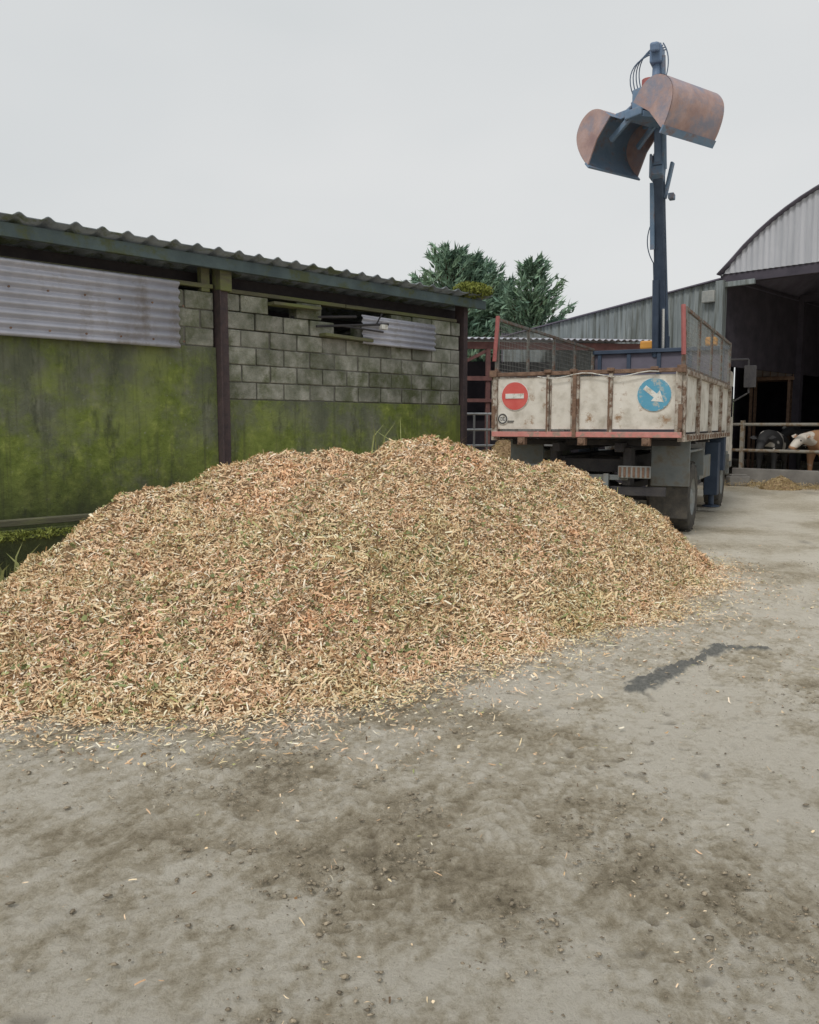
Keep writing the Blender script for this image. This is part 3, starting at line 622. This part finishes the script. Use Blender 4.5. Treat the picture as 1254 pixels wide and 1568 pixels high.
b=B(); n=28; vs=[]; 
for i in range(n+1):
    x=-.06+8.52*i/n; z=arcz(min(8.4,max(0,x)))+.03; vs+=[(x,-.15,z),(x,16.1,z)]
b.add(vs,[(2*i,2*i+1,2*i+3,2*i+2) for i in range(n)]); b.build('arched_roof','barnroof',barn,solid=.03,smooth=True)
b=B().add([(-6.7,-.12,lt(-6.7)+.02),(0,-.12,lt(0)+.02),(0,16,lt(0)+.02),(-6.7,16,lt(-6.7)+.02)],[(0,1,2,3)]); b.build('lean_to_roof','barnroof',barn,solid=.03)
b=B().box((-.0,-.02,2.45),(.2,.22,4.9)); b.box((.35,-.02,4.8),(.9,.08,.12)); b.build('corner_post','clad',barn,bevel=.01)
b=B().box((4.2,.1,E-.06),(8.4,.2,.22))
for y in(5,10,15.5):
    for x in(.05,8.35): b.box((x,y,2.5),(.2,.2,5))
    b.box((4.2,y,E),(8.4,.12,.2))
b.box((8.35,.1,2.5),(.2,.2,5)); b.build('frames','dark',barn)
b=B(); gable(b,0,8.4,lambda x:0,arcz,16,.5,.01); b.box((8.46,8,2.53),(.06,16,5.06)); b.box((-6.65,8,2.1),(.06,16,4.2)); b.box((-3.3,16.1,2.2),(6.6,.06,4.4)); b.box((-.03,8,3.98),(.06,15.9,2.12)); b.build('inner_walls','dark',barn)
b=B().box((4.2,9.5,1.1),(8,.2,2.2)).box((1.6,6.5,1.3),(.5,.5,2.6)).box((3.2,6.2,1.0),(.25,.25,2)); b.build('inner_concrete','concrete',barn,bevel=.02)
b=B().box((-.25,-.12,4.55),(.32,.14,.28)); b.build('flood_light','rim',barn,bevel=.02)
fb=empty('feed_barrier',(7.45,20,0),math.radians(-45)); b=B()
for z in(1.5,.85): b.tube((-.2,1.3,z),(8.4,1.3,z),.04,10)
for i in range(5): b.box((.1+i*2.05,1.3,.8),(.09,.09,1.6))
b.build('rails','railsteel',fb)
b=B().box((4.1,1.3,.2),(8.4,.18,.4)); b.build('kerb','concrete',fb,bevel=.02)
tank=empty('storage_tank',(10.6,24.2,0),math.radians(-30))
B().box((0,0,3.35),(1.15,1,1.0)).build('tank_body','ibc',tank,bevel=.08)
b=B()
for i in range(7):
    for y in(-.53,.53): b.box((-.6+i*.2,y,3.35),(.02,.02,1.05))
for z in(2.85,3.1,3.35,3.6,3.87):
    for y in(-.54,.54): b.box((0,y,z),(1.22,.02,.02))
for x in(-.5,.5):
    for y in(-.45,.45): b.box((x,y,1.4),(.08,.08,2.8))
b.box((0,0,2.8),(1.25,1.1,.08)); b.build('cage_and_stand','rust',tank)

# ------------------------------------------------------------- cows
def cowmat(n,c1,c2,thr,sc=1.2,off=0):
    q=G(n); q.b.inputs['Roughness'].default_value=.75
    mp=q.N.new('ShaderNodeMapping'); mp.inputs['Location'].default_value=(off,off*.7,0); q.L.new(q.tc.outputs['Object'],mp.inputs[0])
    nn=q.N.new('ShaderNodeTexNoise'); nn.inputs['Scale'].default_value=sc; nn.inputs['Detail'].default_value=2; q.L.new(mp.outputs[0],nn.inputs[0])
    q.L.new(q.ramp(nn.outputs[0],[(thr-.01,c1),(thr+.01,c2)]),q.b.inputs['Base Color']); return q.m
def cow(loc,rz,m,head=0.):
    root=empty('cow',loc,rz)
    V=[((-.72,0,1.12),.27),((-.35,0,1.04),.34),((0,0,1.0),.37),((.38,0,1.04),.33),((.6,0,1.16),.25),((.85,0,1.25+head*.5),.17),((1.06,0,1.36+head),.135),((1.22,0,1.24+head),.115),((1.42,0,1.08+head),.085)]
    Ed=[(i,i+1) for i in range(8)]
    def chain(root_i,pts):
        p=root_i
        for q,r in pts: V.append((q,r)); Ed.append((p,len(V)-1)); p=len(V)-1
    for s in(-1,1):
        chain(0,[((-.74,s*.2,.92),.17),((-.58,s*.21,.70),.11),((-.82,s*.2,.46),.065),((-.77,s*.2,.12),.045),((-.72,s*.2,.03),.052)])
        chain(3,[((.45,s*.17,.85),.14),((.48,s*.18,.62),.085),((.48,s*.18,.42),.06),((.48,s*.18,.12),.042),((.51,s*.18,.03),.052)])
    me=bpy.data.meshes.new('body'); me.from_pydata([v for v,_ in V],Ed,[]); o=bpy.data.objects.new('body',me); col.objects.link(o); o.parent=root
    k=o.modifiers.new('skin','SKIN'); k.use_smooth_shade=True
    for i,(v,r) in enumerate(V):
        s=me.skin_vertices[0].data[i]; s.radius=(r*.85,r) if i<5 else (r,r); s.use_root=(i==0)
    k=o.modifiers.new('sub','SUBSURF'); k.levels=2;k.render_levels=2
    me.materials.append(m)
    b=B()
    for s in(-1,1):
        x,y,z=1.04,s*.13,1.42+head; b.add([(x,y,z+.03),(x-.05,y+s*.1,z+.05),(x-.02,y+s*.2,z),(x+.03,y+s*.1,z-.05),(x-.02,y,z-.04)],[(0,1,2,3,4)])
    b.tube((-.98,0,1.2),(-1.04,0,.7),.03,8,.02); b.tube((-1.04,0,.7),(-1.04,0,.5),.045,8,.02); b.build('ears_tail',m,root,solid=.012)
    b=B()
    for s in(-1,1): b.lathe([(-.02,.0),(-.014,.016),(0,.02),(.014,.016),(.02,0)],(1.2,s*.105,1.31+head),'y',10)
    b.lathe([(-.03,.03),(.0,.06),(.03,.062),(.05,.03)],(1.46,0,1.06+head),'x',12); b.build('eyes_muzzle',M['chassis'],root,smooth=True)
    return root
bw=cowmat('cow_black_white',(.035,.035,.037),(.62,.60,.56),.58,1.3,3); tan=cowmat('cow_tan_white',(.40,.22,.12),(.66,.61,.54),.54,1.7,2)
def bl(x,y): 
    return (7.45+.7071*x+.7071*y,20-.7071*x+.7071*y,0)
cow(bl(.2,2.9),math.radians(-125),bw,-.25)
cow(bl(1.75,2.7),math.radians(-155),tan,-.2)
cow(bl(1.9,4.2),math.radians(176),bw,-.1)
cow(bl(.6,5.2),math.radians(200),bw,0)
cow(bl(3.2,2.9),math.radians(-135),tan,-.3)

def pile(name,cx,cy,r,h,n,m):
    e_=empty(name); 
    def f(x,y):
        d=np.hypot((x-cx),(y-cy))/r; return np.where(d<1,h*(1-d**1.3)*(.75+.5*fbm(x*5,y*5,12,3)),-.05),1-d
    xs=np.linspace(cx-r,cx+r,50); ys=np.linspace(cy-r,cy+r,50); A,C=np.meshgrid(xs,ys); z,_=f(A.ravel(),C.ravel()); q=np.arange(2500).reshape(50,50)
    npmesh('core',np.stack([A.ravel(),C.ravel(),z],-1),np.stack([q[:-1,:-1],q[:-1,1:],q[1:,1:],q[1:,:-1]],-1),base_m,e_)
    x=rng.uniform(cx-r,cx+r,n);y=rng.uniform(cy-r,cy+r,n);z,d=f(x,y);k=d>0
    chips(x[k],y[k],z[k],nrmf(x[k],y[k],f),.05,.009,.5,m,'straw',e_)
sm=mat('straw',[(.34,.25,.12),(.60,.47,.27)],5,.85,0,island=.4)
pile('silage_heap',1.75,14.0,1.5,1.25,14000,sm)
pile('feed_pile',*bl(1.5,.2)[:2],.45,.3,3000,sm)
B().box((0,0,.12),(.5,.28,.24)).box((0,-.0,.26),(.4,.2,.05)).build('salt_block','concrete',None,bevel=.03).location=Vector(bl(.35,.55))
fs_=empty('feed_strip'); n=9000; lx=rng.uniform(0,8,n); ly=rng.normal(.75,.35,n); x=7.45+.7071*(lx+ly); y=20+.7071*(ly-lx)
chips(x,y,np.abs(rng.normal(.01,.05,n)),np.tile([0,0,1.],(n,1)),.06,.01,.4,sm,'straw',fs_)

# ------------------------------------------------------------- gate, storage shed beyond
gt=empty('yard_gate',(.98,15.6,0),math.radians(8)); b=B()
for z in(.5,.8,1.1,1.4,1.7): b.tube((0,0,z),(2.0,0,z),.022,8)
for x in(0,.25,.5,.75,1,1.25,1.5,2.0): b.tube((x,0,.45),(x,0,1.72),.02,8)
b.build('bars','gatesteel',gt)
ss=empty('storage_shed',(.6,19,0),math.radians(8))
b=B(); corrug(b,(0,-.3,3.45),(1,0,0),(0,4,.35),(0,0,1),5.2,4.2,.15,.02); b.build('roof','galv',ss,solid=.01)
b=B().box((2.6,4,1.6),(5.2,.1,3.3)).box((5.1,2,1.6),(.1,4,3.2)).box((0.05,2,1.6),(.1,4,3.2)).box((2.6,2.2,.8),(5,.1,1.6)); b.build('walls','dark',ss)
b=B().box((2.6,-.1,3.3),(5.2,.1,.16)).box((.1,-.1,1.65),(.12,.12,3.3)).box((1.2,-.1,1.65),(.1,.1,3.3)).beam((0,-.15,2.6),(1.2,-.1,3.2),.07,.07).box((1.4,-.15,2.55),(3,.06,.1)).box((1.4,-.15,2.05),(3,.06,.08)); b.build('red_frame','redframe',ss)

# ------------------------------------------------------------- conifers
def conifer(loc,H,Rm,seed,nb=230):
    r=np.random.default_rng(seed); root=empty('conifer_tree',loc); b=B(); prev=Vector((0,0,-.2))
    for i in range(8):
        z=H*(i+1)/8*.97; p=Vector((r.normal(0,.06),r.normal(0,.06),z)); b.tube(prev,p,.22*(1-i/8)+.02,8,.22*(1-(i+1)/8)+.02); prev=p
    P=[];D=[];S=[]
    for i in range(nb):
        f=r.random()**.8; z=H*(.1+.84*f); L_=Rm*((1-f)**.5)*r.uniform(.45,1.25)+.2; az=r.uniform(0,6.28); dr=np.array([math.cos(az),math.sin(az),0]); lift=r.uniform(.3,1.0)
        a0=np.array([0,0,z]); pts=[a0+dr*L_*t+np.array([0,0,L_*lift*t**1.8-.12*L_*t]) for t in np.linspace(0,1,5)]
        b.path([Vector(p) for p in pts[:4]],.018+.012*(1-f),4)
        m=int(46*L_/Rm*1.5)+10
        t=r.random(m)**.6; c=a0+dr*(L_*t)[:,None]; c[:,2]+=L_*lift*t**1.8-.12*L_*t; c+=r.normal(0,.12,(m,3))*(.5+L_/Rm)*(1.3-t)[:,None]
        P.append(c); dd=dr*.8+np.array([0,0,.6])+r.normal(0,.4,(m,3)); D.append(dd/np.linalg.norm(dd,axis=1,keepdims=True)); S.append(r.uniform(.10,.34,m))
    P=np.concatenate(P);D=np.concatenate(D);S=np.concatenate(S)[:,None]
    s=np.cross(D,r.normal(0,1,D.shape)); s/=np.linalg.norm(s,axis=1,keepdims=True)
    v=np.stack([P-D*S*.4,P+s*S*.17,P+D*S,P-s*S*.17],1)
    npmesh('foliage',v,np.arange(len(P)*4).reshape(-1,4),M['leaf'],root); b.build('trunk_and_limbs','bark',root)
conifer((1.6,34,0),9.0,2.4,1); conifer((3.0,36,0),8.7,2.2,5); conifer((4.9,34,0),8.5,2.0,2); conifer((.5,36,0),8.1,1.8,3); conifer((2.5,35,0),8.8,2.2,4); conifer((4.0,37,0),8.2,1.8,8)
hg=empty('hedgerow')
n=26000; x=rng.uniform(-60,60,n); zt=2.6+1.2*vn(x*.4,x*0,5); y=62+rng.normal(0,.8,n); z=rng.random(n)**.7*zt
D=rng.normal(0,1,(n,3)); D/=np.linalg.norm(D,axis=1,keepdims=True); s=np.cross(D,rng.normal(0,1,(n,3))); s/=np.linalg.norm(s,axis=1,keepdims=True); P=np.stack([x,y,z],-1)
npmesh('leaves',np.stack([P-D*.35,P+s*.2,P+D*.35,P-s*.2],1),np.arange(n*4).reshape(-1,4),M['hedge'],hg)

# ------------------------------------------------------------- world + sun + camera
w=bpy.data.worlds.new('World'); scene.world=w; w.use_nodes=True; nt=w.node_tree; N=nt.nodes; L=nt.links; bg=N['Background']
el,az=math.radians(50),math.radians(212)
sk_=N.new('ShaderNodeTexSky'); sk_.sky_type='NISHITA'; sk_.sun_disc=False; sk_.sun_elevation=el; sk_.sun_rotation=az; sk_.dust_density=3
tc=N.new('ShaderNodeTexCoord'); mp=N.new('ShaderNodeMapping'); mp.inputs['Scale'].default_value=(1,1,2.2); L.new(tc.outputs['Generated'],mp.inputs[0])
nz=N.new('ShaderNodeTexNoise'); nz.inputs['Scale'].default_value=1.3; nz.inputs['Detail'].default_value=4; L.new(mp.outputs[0],nz.inputs[0])
rp=N.new('ShaderNodeValToRGB'); rp.color_ramp.elements[0].position=.3; rp.color_ramp.elements[1].position=.7
rp.color_ramp.elements[0].color=(.82,.855,.865,1); rp.color_ramp.elements[1].color=(.96,.97,.965,1); L.new(nz.outputs[0],rp.inputs[0])
sc=N.new('ShaderNodeVectorMath'); sc.operation='SCALE'; sc.inputs['Scale'].default_value=8.0; L.new(rp.outputs[0],sc.inputs[0])
mx=N.new('ShaderNodeMix'); mx.data_type='RGBA'; mx.inputs[0].default_value=.93; L.new(sk_.outputs[0],mx.inputs[6]); L.new(sc.outputs[0],mx.inputs[7]); L.new(mx.outputs[2],bg.inputs[0]); bg.inputs[1].default_value=.1
sd=bpy.data.lights.new('sun','SUN'); sd.energy=1.5; sd.angle=math.radians(14); sd.color=(1,.96,.90); so=bpy.data.objects.new('sun',sd); col.objects.link(so)
dvec=Vector((math.sin(az)*math.cos(el),math.cos(az)*math.cos(el),math.sin(el))); so.rotation_euler=dvec.to_track_quat('Z','Y').to_euler(); so.location=(0,0,20)
cd=bpy.data.cameras.new('camera'); cam=bpy.data.objects.new('camera',cd); col.objects.link(cam); scene.camera=cam
cd.sensor_fit='HORIZONTAL'; cd.sensor_width=36; cd.lens=36; cd.clip_start=.05; cd.clip_end=2000
cam.location=(0,0,1.5); cam.rotation_euler=(math.radians(90-6.1),0,0)
scene.view_settings.view_transform='Standard'; scene.view_settings.look='None'; scene.view_settings.exposure=0
